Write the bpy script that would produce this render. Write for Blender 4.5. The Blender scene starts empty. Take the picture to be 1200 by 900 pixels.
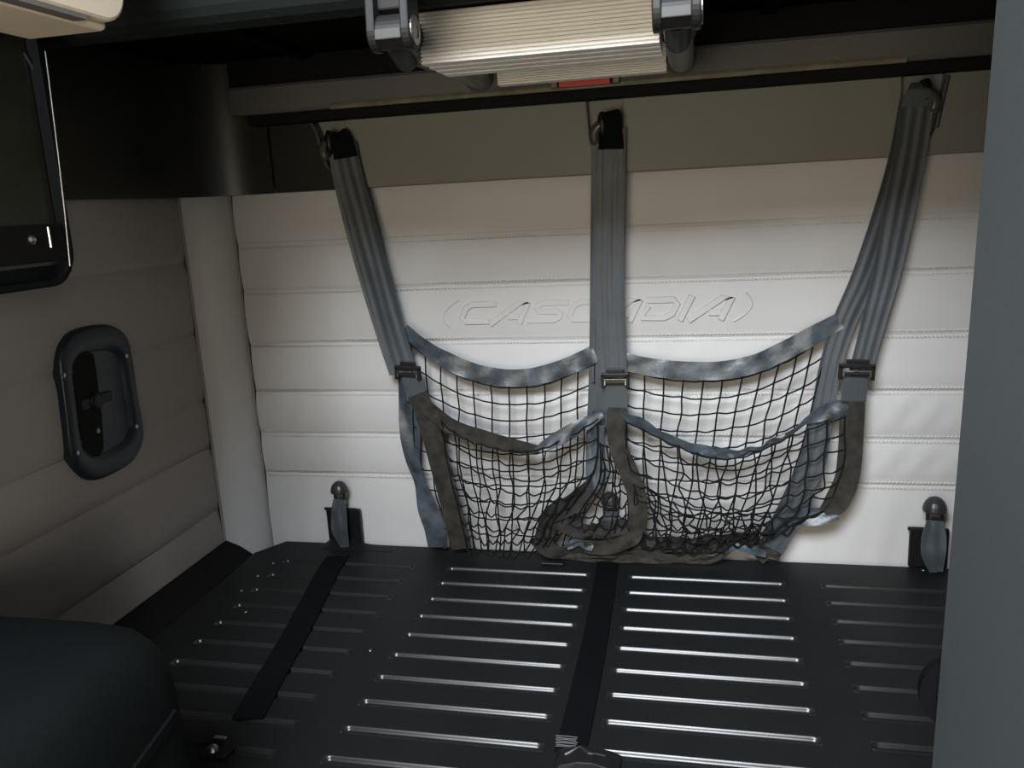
import bpy, math, random
import numpy as np
from mathutils import Vector, Matrix

random.seed(7)
scene = bpy.context.scene
COL = scene.collection

# ------------------------------------------------------------------ camera
F_PX = 967.3                                   # focal length in pixels of a 1200 px wide frame
YAW, PITCH, ROLL = 0.224751, 0.218520, -0.053115
Z0 = 1.21                                      # camera height above the sleeper floor
CAM = np.array([0.0, -1.35, Z0])


def cam_axes():
    cy, sy = math.cos(YAW), math.sin(YAW)
    fwd = np.array([-sy, cy, 0]); right = np.array([cy, sy, 0]); up = np.array([0, 0, 1.0])
    f2 = math.cos(PITCH) * fwd - math.sin(PITCH) * up
    u2 = math.cos(PITCH) * up + math.sin(PITCH) * fwd
    c, s = math.cos(ROLL), math.sin(ROLL)
    return c * right + s * u2, c * u2 - s * right, f2


RIGHT, UP, FWD = cam_axes()
cam_data = bpy.data.cameras.new('camera')
cam_data.sensor_width = 36.0
cam_data.lens = 36.0 * F_PX / 1200.0
cam_data.clip_start = 0.02
cam = bpy.data.objects.new('camera', cam_data)
COL.objects.link(cam)
cam.matrix_world = Matrix(((RIGHT[0], UP[0], -FWD[0], CAM[0]),
                           (RIGHT[1], UP[1], -FWD[1], CAM[1]),
                           (RIGHT[2], UP[2], -FWD[2], CAM[2]), (0, 0, 0, 1)))
scene.camera = cam

# ------------------------------------------------------------------ light
world = bpy.data.worlds.new('world'); scene.world = world
world.use_nodes = True
world.node_tree.nodes['Background'].inputs[0].default_value = (0.78, 0.86, 1.0, 1)
world.node_tree.nodes['Background'].inputs[1].default_value = 0.05


def area(name, loc, target, sx, sy, power, color):
    d = bpy.data.lights.new(name, 'AREA'); d.shape = 'RECTANGLE'
    d.size = sx; d.size_y = sy; d.energy = power; d.color = color
    o = bpy.data.objects.new(name, d); COL.objects.link(o)
    o.location = loc
    o.rotation_euler = (Vector(target) - Vector(loc)).to_track_quat('-Z', 'Y').to_euler()
    return o


area('windshield_sky_daylight', (-0.30, -2.10, 2.25), (-0.10, 0, 0.70), 1.0, 0.60, 92, (0.87, 0.93, 1.0))
area('low_bounce_fill', (-0.32, -1.95, 1.05), (-0.10, -0.1, 1.28), 0.75, 0.6, 10.5, (1.0, 0.885, 0.68))  # added low fill standing in for daylight bounced off floor and doors
area('passenger_window_daylight', (1.10, -2.35, 1.25), (-0.45, -0.9, 1.4), 0.5, 0.6, 31, (1.0, 0.95, 0.86))

vs = scene.view_settings
vs.view_transform = 'Standard'; vs.look = 'None'; vs.gamma = 1.0
vs.use_curve_mapping = False
vs.exposure = 0.0


# ------------------------------------------------------------------ pixel helpers (photo pixel -> point on a known plane)
def ray(px, py):
    return RIGHT * ((px - 600) / F_PX) - UP * ((py - 450) / F_PX) + FWD


def on(axis, val, px, py):
    d = ray(px, py)
    return CAM + d * ((val - CAM[axis]) / d[axis])


def PY(px, py, Y=0.0): return on(1, Y, px, py)
def PX(px, py, X): return on(0, X, px, py)
def PZ(px, py, Z): return on(2, Z, px, py)


# ------------------------------------------------------------------ materials
MATS = {}


def mat(name, col, rough=0.5, metal=0.0, noise=0.0, nscale=8.0, bump=0.0, bscale=200.0, spec=0.5, sheen=0.0,
        stretch=(1, 1, 1), bstretch=(1, 1, 1), coat=0.0, alpha=None):
    m = bpy.data.materials.new(name); m.use_nodes = True
    nt = m.node_tree; b = nt.nodes['Principled BSDF']
    b.inputs['Base Color'].default_value = (*col, 1)
    b.inputs['Roughness'].default_value = rough
    b.inputs['Metallic'].default_value = metal
    b.inputs['Specular IOR Level'].default_value = spec
    b.inputs['Sheen Weight'].default_value = sheen
    b.inputs['Coat Weight'].default_value = coat
    tc = nt.nodes.new('ShaderNodeTexCoord')
    if noise > 0:
        mp = nt.nodes.new('ShaderNodeMapping'); mp.inputs['Scale'].default_value = stretch
        n = nt.nodes.new('ShaderNodeTexNoise'); n.inputs['Scale'].default_value = nscale
        n.inputs['Detail'].default_value = 5
        r = nt.nodes.new('ShaderNodeMapRange')
        r.inputs['From Min'].default_value = 0.3; r.inputs['From Max'].default_value = 0.7
        r.inputs['To Min'].default_value = 1 - noise; r.inputs['To Max'].default_value = 1 + noise
        mx = nt.nodes.new('ShaderNodeVectorMath'); mx.operation = 'SCALE'
        mx.inputs[0].default_value = col
        nt.links.new(tc.outputs['Object'], mp.inputs[0]); nt.links.new(mp.outputs[0], n.inputs['Vector'])
        nt.links.new(n.outputs['Fac'], r.inputs['Value']); nt.links.new(r.outputs[0], mx.inputs['Scale'])
        nt.links.new(mx.outputs[0], b.inputs['Base Color'])
    if bump > 0:
        mp2 = nt.nodes.new('ShaderNodeMapping'); mp2.inputs['Scale'].default_value = bstretch
        n2 = nt.nodes.new('ShaderNodeTexNoise'); n2.inputs['Scale'].default_value = bscale
        n2.inputs['Detail'].default_value = 3
        bp = nt.nodes.new('ShaderNodeBump'); bp.inputs['Strength'].default_value = bump
        bp.inputs['Distance'].default_value = 0.002
        nt.links.new(tc.outputs['Object'], mp2.inputs[0]); nt.links.new(mp2.outputs[0], n2.inputs['Vector'])
        nt.links.new(n2.outputs['Fac'], bp.inputs['Height']); nt.links.new(bp.outputs[0], b.inputs['Normal'])
    MATS[name] = m
    return m


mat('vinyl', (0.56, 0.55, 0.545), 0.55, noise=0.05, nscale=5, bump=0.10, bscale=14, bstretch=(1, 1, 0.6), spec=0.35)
mat('vinyl_shaded', (0.29, 0.265, 0.25), 0.6, noise=0.06, nscale=4, bump=0.08, bscale=12, spec=0.3)  # darker copy of the padding vinyl, side wall shade put into its colour
mat('thread', (0.60, 0.59, 0.565), 0.85, spec=0.2)
mat('dark_trim', (0.20, 0.198, 0.175), 0.55, noise=0.06, nscale=3, bump=0.15, bscale=600, spec=0.35)
mat('rail_trim', (0.105, 0.103, 0.096), 0.5, noise=0.08, bump=0.1, bscale=500)
mat('corner_black_and_shade', (0.022, 0.022, 0.018), 0.34, spec=0.5)
mat('rubber_edge', (0.16, 0.145, 0.10), 0.5, noise=0.25, nscale=40)
mat('black_plastic', (0.008, 0.008, 0.009), 0.42, spec=0.3)
mat('black_matte', (0.007, 0.007, 0.007), 0.75, spec=0.15)
mat('charcoal_plastic', (0.060, 0.060, 0.060), 0.32, spec=0.5, noise=0.1)
mat('bunk_under', (0.0035, 0.0035, 0.003), 0.8, noise=0.1, spec=0.04)
mat('bunk_beam', (0.012, 0.015, 0.0145), 0.7, noise=0.1, spec=0.1)
mat('deck_paint', (0.010, 0.0105, 0.011), 0.50, noise=0.12, nscale=9, bump=0.05, bscale=300, spec=0.16)
mat('rib_paint', (0.016, 0.016, 0.016), 0.28, noise=0.1, nscale=9, spec=0.6)
mat('webbing', (0.046, 0.055, 0.066), 0.42, noise=0.16, nscale=28, bump=0.25, bscale=900, sheen=0.15)
mat('webbing_satin', (0.046, 0.060, 0.073), 0.36, noise=0.6, nscale=38, bump=0.5, bscale=60, sheen=0.2)
mat('webbing_brown', (0.028, 0.026, 0.022), 0.8, spec=0.25, noise=0.45, nscale=60, bump=0.3, bscale=900)
mat('webbing_black', (0.0035, 0.004, 0.005), 0.8, noise=0.1, bump=0.2, bscale=900, spec=0.08)
mat('thread_dark', (0.10, 0.10, 0.105), 0.8)
mat('bracket_black', (0.016, 0.016, 0.016), 0.45, spec=0.22)
mat('cord', (0.009, 0.0085, 0.0085), 0.75, spec=0.12)
mat('mesh_cloth', (0.022, 0.021, 0.020), 0.8, spec=0.25, noise=0.4, nscale=70, bump=0.4, bscale=400)
mat('steel', (0.55, 0.54, 0.52), 0.3, metal=1.0)
mat('dull_steel', (0.30, 0.30, 0.30), 0.4, metal=1.0)
mat('aluminium', (0.86, 0.84, 0.80), 0.55, metal=0.15, noise=0.04, nscale=20, stretch=(0.2, 1, 1))
mat('grey_plastic', (0.20, 0.195, 0.18), 0.4, noise=0.08)
mat('red_plastic', (0.62, 0.055, 0.04), 0.45)
mat('beige_plastic', (0.84, 0.72, 0.56), 0.5, noise=0.02, bump=0.1, bscale=600)
mat('screen_black', (0.020, 0.023, 0.018), 0.22, noise=0.2, nscale=5)
mat('navy_plastic', (0.015, 0.020, 0.026), 0.34, spec=0.4)
mat('knob_plastic', (0.026, 0.028, 0.030), 0.36, spec=0.45)
mat('partition_grey', (0.055, 0.068, 0.073), 0.6, noise=0.03, nscale=3, bump=0.1, bscale=500)
mat('seat_vinyl', (0.0045, 0.006, 0.0065), 0.7, spec=0.12, noise=0.12, nscale=6, bump=0.15, bscale=500)
mat('floor_rubber', (0.02, 0.02, 0.02), 0.8, noise=0.2)
mat('cab_lining', (0.16, 0.15, 0.135), 0.85, noise=0.1)


# ------------------------------------------------------------------ mesh builder
class MB:
    def __init__(self): self.v = []; self.f = []

    def add(self, vs, fs):
        k = len(self.v)
        self.v += [tuple(map(float, p)) for p in vs]
        self.f += [tuple(i + k for i in f) for f in fs]
        return self

    def box(self, x0, x1, y0, y1, z0, z1):
        return self.add([(x0, y0, z0), (x1, y0, z0), (x1, y1, z0), (x0, y1, z0),
                         (x0, y0, z1), (x1, y0, z1), (x1, y1, z1), (x0, y1, z1)],
                        [(0, 3, 2, 1), (4, 5, 6, 7), (0, 1, 5, 4), (1, 2, 6, 5), (2, 3, 7, 6), (3, 0, 4, 7)])

    def grid(self, P, nu, nv, flip=False):
        """P(i,j) -> point, i in 0..nu, j in 0..nv"""
        vs = [P(i, j) for i in range(nu + 1) for j in range(nv + 1)]
        fs = []
        for i in range(nu):
            for j in range(nv):
                a = i * (nv + 1) + j
                q = (a, a + nv + 1, a + nv + 2, a + 1)
                fs.append(q[::-1] if flip else q)
        return self.add(vs, fs)

    def tube(self, pts, r, n=6, cap=True):
        pts = [np.array(p, float) for p in pts]
        m = len(pts)
        rs = r if hasattr(r, '__len__') else [r] * m
        t0 = pts[1] - pts[0]; t0 /= np.linalg.norm(t0) + 1e-12
        ref = np.array([0, 0, 1.0]) if abs(t0[2]) < 0.9 else np.array([1.0, 0, 0])
        nrm = np.cross(t0, ref); nrm /= np.linalg.norm(nrm)
        vs = []
        for i in range(m):
            t = pts[min(i + 1, m - 1)] - pts[max(i - 1, 0)]; t /= np.linalg.norm(t) + 1e-12
            nrm = nrm - t * (nrm @ t); nrm /= np.linalg.norm(nrm) + 1e-12
            b = np.cross(t, nrm)
            for k in range(n):
                a = 2 * math.pi * k / n
                vs.append(pts[i] + (nrm * math.cos(a) + b * math.sin(a)) * rs[i])
        fs = []
        for i in range(m - 1):
            for k in range(n):
                a = i * n + k; b2 = i * n + (k + 1) % n
                fs.append((a, b2, b2 + n, a + n))
        if cap:
            fs.append(tuple(range(n))[::-1]); fs.append(tuple((m - 1) * n + k for k in range(n)))
        return self.add(vs, fs)

    def prism(self, poly, d):
        """poly: list of 3D points (planar), extruded along vector d"""
        n = len(poly); d = np.array(d, float)
        vs = [np.array(p, float) for p in poly] + [np.array(p, float) + d for p in poly]
        fs = [tuple(range(n))[::-1], tuple(range(n, 2 * n))]
        for i in range(n):
            j = (i + 1) % n
            fs.append((i, j, j + n, i + n))
        return self.add(vs, fs)

    def loft(self, rings, cap=True):
        n = len(rings[0]); vs = [p for r in rings for p in r]; fs = []
        for i in range(len(rings) - 1):
            for k in range(n):
                a = i * n + k; b = i * n + (k + 1) % n
                fs.append((a, b, b + n, a + n))
        if cap:
            fs.append(tuple(range(n))[::-1]); fs.append(tuple((len(rings) - 1) * n + k for k in range(n)))
        return self.add(vs, fs)

    def lathe(self, c, axis, prof, n=20):
        """prof: [(dist along axis, radius)]"""
        c = np.array(c, float); ax = np.array(axis, float); ax /= np.linalg.norm(ax)
        ref = np.array([0, 0, 1.0]) if abs(ax[2]) < 0.9 else np.array([1.0, 0, 0])
        u = np.cross(ax, ref); u /= np.linalg.norm(u); w = np.cross(ax, u)
        rings = [[c + ax * d + (u * math.cos(2 * math.pi * k / n) + w * math.sin(2 * math.pi * k / n)) * max(r, 1e-5)
                  for k in range(n)] for d, r in prof]
        return self.loft(rings)

    def build(self, name, material, parent=None, smooth=False, bevel=0.0, bseg=2, label=None):
        me = bpy.data.meshes.new(name)
        me.from_pydata(self.v, [], self.f); me.validate(); me.update()
        import bmesh
        bm = bmesh.new(); bm.from_mesh(me)
        bmesh.ops.recalc_face_normals(bm, faces=bm.faces)
        bm.to_mesh(me); bm.free()
        me.materials.append(MATS[material])
        o = bpy.data.objects.new(name, me); COL.objects.link(o)
        if smooth:
            for p in me.polygons: p.use_smooth = True
            me.set_sharp_from_angle(angle=math.radians(48))
        if bevel > 0:
            md = o.modifiers.new('bevel', 'BEVEL'); md.width = bevel; md.segments = bseg
            md.limit_method = 'ANGLE'; md.angle_limit = math.radians(40)
            md.harden_normals = False
        if parent is not None:
            o.parent = parent
            o.matrix_parent_inverse = Matrix.Translation(-Vector(parent.location))
        if label: o['label'] = label
        return o


def tag(o, label=None, cat=None, group=None, kind=None):
    if label: o['label'] = label
    if cat: o['category'] = cat
    if group: o['group'] = group
    if kind: o['kind'] = kind
    return o


def empty(name, loc, label=None, cat=None, group=None, kind=None):
    o = bpy.data.objects.new(name, None); COL.objects.link(o)
    o.location = tuple(map(float, loc)); o.empty_display_size = 0.05
    return tag(o, label, cat, group, kind)


def spline(pts, n):
    """Catmull-Rom through points of any dimension, n samples per span"""
    P = [np.array(p, float) for p in pts]
    P = [2 * P[0] - P[1]] + P + [2 * P[-1] - P[-2]]
    out = []
    for i in range(1, len(P) - 2):
        for k in range(n):
            t = k / n
            a, b, c, d = P[i - 1], P[i], P[i + 1], P[i + 2]
            out.append(0.5 * (2 * b + (c - a) * t + (2 * a - 5 * b + 4 * c - d) * t * t + (3 * b - a - 3 * c + d) * t ** 3))
    out.append(P[-2])
    return out


def noise1(seed):
    r = random.Random(seed); ph = [r.uniform(0, 6.28) for _ in range(6)]; fr = [r.uniform(0.6, 3.2) for _ in range(6)]
    return lambda x: sum(math.sin(x * fr[k] + ph[k]) for k in range(6)) / 3.0


def ribbon(pts, width, name, material, parent, twist=0.0, ridges=3, wob=0.0, wfreq=60, thick=0.0016, n=8, seed=1,
           face=(0, -1, 0.12), label=None):
    """webbing along pts [(px,py,Y[,width_scale[,twist_deg]])]; the strap lies facing the room"""
    full = []
    for p in pts:
        ws = p[3] if len(p) > 3 else 1.0; tw = p[4] if len(p) > 4 else 0.0
        full.append(tuple(PY(p[0], p[1], p[2])) + (ws, tw))
    return ribbon3(full, width, name, material, parent, twist, ridges, wob, wfreq, thick, n, seed, face, label)


def ribbon3(full, width, name, material, parent, twist=0.0, ridges=3, wob=0.0, wfreq=60, thick=0.0016, n=8, seed=1,
            face=(0, -1, 0.12), label=None):
    S = spline(full, n)
    m = len(S); nz = noise1(seed); mb = MB()
    K = 4 * ridges + 1 if ridges else 5
    rings = []; s_acc = 0.0
    for i in range(m):
        p = S[i][:3]
        t = S[min(i + 1, m - 1)][:3] - S[max(i - 1, 0)][:3]
        t /= np.linalg.norm(t) + 1e-12
        if i: s_acc += np.linalg.norm(p - S[i - 1][:3])
        N = np.array(face, float); N -= t * (N @ t); N /= np.linalg.norm(N) + 1e-9
        W = np.cross(t, N)
        a = math.radians(twist + S[i][4]) + wob * 0.35 * nz(s_acc * wfreq * 0.7 + 9)
        N2 = N * math.cos(a) + W * math.sin(a); W2 = W * math.cos(a) - N * math.sin(a)
        w = width * S[i][3] * 0.5
        q = p + N2 * wob * 0.004 * nz(s_acc * wfreq)
        front = []; back = []
        for k in range(K):
            u = -1 + 2 * k / (K - 1)
            h = 0.0
            if ridges: h = 0.0012 * (0.5 + 0.5 * math.cos(math.pi * 2 * ridges * (u + 1) / 2))
            cup = wob * 0.004 * nz(s_acc * wfreq * 0.8 + u * 1.7 + 4)
            front.append(q + W2 * u * w + N2 * (thick / 2 + h + cup))
            back.append(q + W2 * u * w - N2 * (thick / 2 - cup))
        rings.append(front + back[::-1])
    if name != 'webbing_loop':
        rings = [[(q[0], q[1], max(q[2], ZB + 0.0008 + 0.0016 * (k_ < K))) if q[1] < -0.018 else tuple(q) for k_, q in enumerate(r_)] for r_ in rings]
    mb.loft(rings)
    return mb.build(name, material, parent, smooth=False if ridges == 0 and wob == 0 else True, label=label)


# ================================================================== dimensions
ZB = 0.602                      # top of the bunk deck
ZT = 1.244                      # top of the padded wall / foot of the dark band
XL, XR = -0.86, 0.60            # side walls
XC = -0.80                      # where the corner bolster starts on the back wall
YC = -0.06                      # where the corner bolster ends on the left wall
Z_RAIL0, Z_RAIL1, Y_RAIL = 1.368, 1.412, -0.062
Z_UNDER = 1.455                 # underside of upper bunk
seams = [PY(700, (268 + 290) / 2 - 6.5, 0)[2]]
SE = [((268, 290), (1140, 250)), ((274, 341), (1135, 318)), ((282, 403), (1080, 392)), ((290, 460), (1120, 458)),
      ((300, 508), (1115, 515)), ((305, 555), (1100, 568))]
seams = [0.5 * (PY(*a)[2] + PY(*b)[2]) for a, b in SE]
levels = [ZT] + seams + [0.50]


# ================================================================== structure
tag(MB().box(-1.3, 1.3, -3.3, 0.05, -0.04, 0.0).build('floor', 'floor_rubber'), 'black rubber floor of the sleeper cab', kind='structure')
tag(MB().box(-1.3, 1.3, -3.3, 0.05, 2.62, 2.66).build('ceiling', 'cab_lining'), 'grey lined roof of the sleeper cab', kind='structure')


def pad(name, P, nu, nv, material, parent):
    mb = MB(); mb.grid(P, nu, nv)
    return mb.build(name, material, parent, smooth=True)


wb = tag(MB().box(XL - 0.04, XR + 0.04, 0.012, 0.05, 0.0, 2.62).build('wall_back', 'vinyl_shaded'),
         'padded grey vinyl back wall with horizontal stitched channels', kind='structure')
nzA, nzB = noise1(3), noise1(5)
for k in range(len(levels) - 1):
    z1, z0 = levels[k], levels[k + 1]

    def P(i, j, z0=z0, z1=z1, k=k):
        u, v = i / 110, j / 18
        x = XC + 0.004 + (XR - XC - 0.004) * u
        e = abs(2 * v - 1)
        d = 0.0050 * (1 - e ** 2.5)
        wr = 0.0
        if k >= 3:                                        # small puckers running off the lower seams
            s = max(0, 1 - abs(v - 0.82) / 0.45)
            wr = 0.0014 * s * math.sin(x * 95 + (1 - v) * 7 + k * 2) * max(0, nzA(x * 9 + k * 3)) ** 2
        if k in (4, 5, 6):                                # creases beside the corner and the closet
            for xa, xw, am in ((-0.70, 0.07, 0.0028), (0.33, 0.07, 0.0022)):
                g = math.exp(-((x - xa) / xw) ** 2) * max(0, 1 - abs(v - 0.5) / 0.5)
                wr += am * g * math.sin((x * 62 - (v - 0.5) * 2.6) * 2.2 + k)
        d += wr + 0.0012 * nzB(x * 4 + k)
        return (x, 0.004 - d, z0 + (z1 - z0) * v)
    pad('padded_channel', P, 110, 18, 'vinyl', wb)

st = MB()                                                # double zig-zag stitch rows along each seam
for k, z in enumerate(seams):
    x = XC + 0.01
    while x < 0.47:
        for s in (-1, 1):
            zz = z + s * 0.0042
            st.add([(x, 0.0045, zz - 0.001), (x + 0.0036, 0.0045, zz + s * 0.0014 - 0.001), (x + 0.0036, 0.0045, zz + s * 0.0014 + 0.001), (x, 0.0045, zz + 0.001),
                    (x, -0.0002, zz - 0.0005), (x + 0.0036, -0.0002, zz + s * 0.0014 - 0.0005), (x + 0.0036, -0.0002, zz + s * 0.0014 + 0.0005), (x, -0.0002, zz + 0.0005)],
                   [(4, 5, 6, 7), (0, 1, 5, 4), (1, 2, 6, 5), (2, 3, 7, 6), (3, 0, 4, 7)])
        x += 0.0058
tag(st.build('stitching', 'thread', wb), kind='stuff')

# raised lettering between the second and third seams
STROKES = {
    'C': ([[(1.0, 0.86), (0.28, 0.86), (0.13, 0.70), (0.13, 0.30), (0.28, 0.14), (1.0, 0.14)]], 1.0),
    'A': ([[(0.0, 0.0), (0.62, 0.88), (0.88, 0.88), (0.88, 0.0)], [(0.45, 0.30), (0.80, 0.30)]], 1.0),
    'S': ([[(1.0, 0.86), (0.26, 0.86), (0.13, 0.74), (0.13, 0.62), (0.26, 0.50), (0.80, 0.50), (0.92, 0.40), (0.92, 0.26), (0.80, 0.14), (0.0, 0.14)]], 1.0),
    'D': ([[(0.0, 0.86), (0.75, 0.86), (0.90, 0.70), (0.90, 0.30), (0.75, 0.14), (0.13, 0.14), (0.13, 0.62)]], 1.0),
    'I': ([[(0.14, 0.0), (0.14, 1.0)]], 0.30),
}


def letter_mesh(strokes, x0, z0, w, h, shear, yb, yt, sw):
    mb = MB()
    for st_ in strokes:
        pts = [np.array((x0 + a * w + b * h * shear, z0 + b * h)) for a, b in st_]
        m = len(pts)
        off = []
        for i in range(m):
            t = pts[min(i + 1, m - 1)] - pts[max(i - 1, 0)]; t /= np.linalg.norm(t)
            off.append(np.array((-t[1], t[0])))
        rings = []
        for i in range(m):
            p, o = pts[i], off[i] * sw / 2
            a, b = p + o, p - o; c, d = p + o * 0.62, p - o * 0.62
            rings.append([(a[0], yb, a[1]), (c[0], yt, c[1]), (d[0], yt, d[1]), (b[0], yb, b[1])])
        mb.loft(rings)
    return mb


TXT0, TXT1 = PY(533, 375), PY(862, 370)
LH = 0.040
zc = 0.5 * (seams[1] + seams[2]) + 0.000
word = 'CASCADIA'
tot = sum(STROKES[c][1] for c in word) + 0.07 * 7
unit = (TXT1[0] - TXT0[0] - LH * 0.4) / tot
xx = TXT0[0]
for c in word:
    s_, wd = STROKES[c]
    letter_mesh(s_, xx, zc - LH / 2, unit * (wd if c != 'I' else 1.0) , LH, 0.50, 0.0025, -0.0034, 0.0140).build('raised_letter', 'vinyl', wb, bevel=0.0012)
    xx += unit * (wd + 0.07)
for sgn, cx in ((-1, TXT0[0] - 0.006), (1, TXT1[0] + 0.012)):
    pts = [(cx + sgn * (0.012 - 0.018 * t * t) + 0.42 * 0.023 * t, 0.0000, zc + 0.023 * t) for t in np.linspace(-1, 1, 9)]
    MB().tube(pts, 0.0019, 6).build('raised_mark', 'vinyl', wb, smooth=True)

# left wall with its own channels
wl = tag(MB().box(XL - 0.06, XL - 0.012, -1.30, 0.05, 0.0, 2.62).build('wall_left', 'vinyl_shaded'),
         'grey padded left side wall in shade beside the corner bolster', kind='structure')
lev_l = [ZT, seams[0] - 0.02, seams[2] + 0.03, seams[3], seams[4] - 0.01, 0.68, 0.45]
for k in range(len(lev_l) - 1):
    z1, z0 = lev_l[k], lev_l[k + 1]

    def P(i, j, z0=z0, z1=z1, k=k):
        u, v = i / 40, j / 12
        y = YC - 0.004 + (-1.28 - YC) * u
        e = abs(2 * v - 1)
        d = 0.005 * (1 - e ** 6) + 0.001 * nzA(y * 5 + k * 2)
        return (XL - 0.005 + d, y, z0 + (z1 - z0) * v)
    pad('padded_channel', P, 40, 12, 'vinyl_shaded', wl)
tag(MB().box(XR, XR + 0.04, -1.30, 0.05, 0.0, 2.62).build('wall_right', 'vinyl_shaded'),
    'grey right side wall of the sleeper behind the closet', kind='structure')

# corner bolster: a vertical padded roll from bunk to dark band
mb = MB()


def Pc(i, j):
    a = i / 14; v = j / 40
    x = XC + (XL - XC) * a; y = YC * a
    bulge = 0.020 * (1 - abs(2 * a - 1) ** 2.4)
    e = 1 - max(0.0, (v - 0.97) / 0.03) ** 2 * 0.4
    nx, ny = 0.70, -0.71
    wr = 0.0010 * math.sin(v * 60 + a * 3) * max(0, nzA(v * 7)) * (1 - abs(2 * a - 1))
    return (x + nx * (bulge * e + wr), y + ny * (bulge * e + wr), 0.50 + (ZT - 0.50) * v)


mb.grid(Pc, 14, 40)
mb.prism([(XC, 0, 0.5), (XL, YC, 0.5), (XL - 0.01, 0.011, 0.5)], (0, 0, ZT - 0.5))
bol = tag(mb.build('trim_1', 'vinyl', smooth=True), 'vertical padded grey bolster filling the corner of the sleeper', kind='structure')
pip = MB()
for (x, y) in ((XC + 0.001, 0.0005), (XL + 0.001, YC - 0.001)):
    pip.tube([(x, y - 0.001, z) for z in np.linspace(0.52, ZT - 0.002, 12)], 0.0022, 6)
pip.build('piping', 'vinyl_shaded', bol, smooth=True)

# dark band above the pads, cut by three strap pockets
YB = -0.022
tr = empty('trim_2', (-0.13, YB, ZT), 'dark grey trim band above the padded wall with strap pockets', kind='structure')
ZBT = 1.40


def bx_(px, py): return PY(px, py, YB)[0], PY(px, py, YB)[2]


def panel(left, right, m='dark_trim'):
    poly = [(x, YB, z) for x, z in left] + [(x, YB, z) for x, z in right[::-1]]
    MB().prism(poly, (0, 0.03, 0)).build('band_panel', m, tr, bevel=0.003)


zb_ = ZT - 0.001


def edge(pxs, xbot):
    pts = [bx_(*p) for p in pxs]
    return [(pts[0][0], ZBT)] + pts + [(xbot, zb_)]


xcl = lambda px: PY(px, 215, YB)[0]
panel([(-0.70, ZBT), (-0.70, zb_)], edge([(366, 142), (375, 160), (381, 185), (389, 200)], PY(402, 218, YB)[0]), 'corner_black_and_shade')  # left panel made black, light falloff along the band put into its colour
panel(edge([(402, 142), (405, 160), (412, 185), (420, 200)], PY(424, 218, YB)[0]), edge([(687, 118), (690, 150), (696, 185)], PY(699, 205, YB)[0]))
panel(edge([(729, 118), (729, 150), (729, 185)], PY(729, 205, YB)[0]), edge([(1058, 86), (1057, 120), (1054, 150)], PY(1048, 186, YB)[0]))
panel(edge([(1109, 86), (1104, 120), (1097, 150)], PY(1076, 186, YB)[0]), [(XR, ZBT), (XR, zb_)])
MB().box(XL, XR, -0.002, 0.012, ZT - 0.001, ZBT).build('pocket_back', 'dark_trim', tr)
for pxs in ([(363, 141), (371, 155), (376, 175), (381, 190), (386, 199)], [(1111, 88), (1106, 110), (1101, 132), (1097, 150)]):
    MB().tube([PY(a, b, YB - 0.002) for a, b in pxs], 0.0035, 8).build('pocket_lip', 'charcoal_plastic', tr, smooth=True)
# swept corner of the band on to the left wall
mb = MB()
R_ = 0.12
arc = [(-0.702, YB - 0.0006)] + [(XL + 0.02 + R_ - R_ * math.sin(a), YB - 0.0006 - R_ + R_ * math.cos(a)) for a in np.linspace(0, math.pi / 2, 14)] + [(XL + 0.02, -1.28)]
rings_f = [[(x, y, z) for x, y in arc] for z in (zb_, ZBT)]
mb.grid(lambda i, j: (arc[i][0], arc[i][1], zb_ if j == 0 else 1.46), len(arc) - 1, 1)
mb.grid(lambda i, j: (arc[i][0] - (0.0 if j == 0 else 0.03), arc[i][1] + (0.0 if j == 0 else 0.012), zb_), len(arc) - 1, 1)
mb.build('band_corner', 'corner_black_and_shade', tr, smooth=True)

# rail carrying the upper bunk
XR0 = -0.745
rl = tag(MB().prism([(XR0, Y_RAIL, Z_RAIL0 + 0.006), (XR0, Y_RAIL + 0.004, Z_RAIL0), (XR0, YB + 0.002, Z_RAIL0), (XR0, YB + 0.002, Z_RAIL1), (XR0, Y_RAIL, Z_RAIL1)],
                    (XR - XR0 - 0.002, 0, 0)).build('trim_3', 'rail_trim', bevel=0.003), 'dark rail under the back edge of the upper bunk', kind='structure')
MB().box(XR0, XR - 0.002, Y_RAIL + 0.010, YB + 0.002, Z_RAIL1 - 0.001, Z_UNDER - 0.001).build('bunk_gap_filler', 'black_matte', rl)
x0, x1 = PY(388, 125, Y_RAIL)[0], PY(1062, 68, Y_RAIL)[0]
mb = MB(); zz = Z_RAIL0 + 0.004
mb.loft([[(x, Y_RAIL - 0.004 + 0.0005 * math.sin(x * 60), zz - 0.006), (x, Y_RAIL - 0.006, zz - 0.001), (x, Y_RAIL - 0.0045, zz + 0.003), (x, Y_RAIL + 0.001, zz + 0.003), (x, Y_RAIL + 0.001, zz - 0.006)] for x in np.linspace(x0, x1, 40)])
mb.build('rubber_edge', 'rubber_edge', rl, smooth=False, label='worn brown rubber edge strip')
MB().box(XR0, XR - 0.01, Y_RAIL - 0.0025, Y_RAIL + 0.008, Z_RAIL1 - 0.004, Z_RAIL1).build('ledge_lip', 'charcoal_plastic', rl, bevel=0.001)

MB().box(XL + 0.14, XR - 0.004, -0.052, YB - 0.0005, Z_RAIL0 - 0.016, Z_RAIL0 - 0.0005).build('rail_shade_strip', 'black_matte', rl, bevel=0.002)  # black strip standing in for the shadow under the rail

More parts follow.
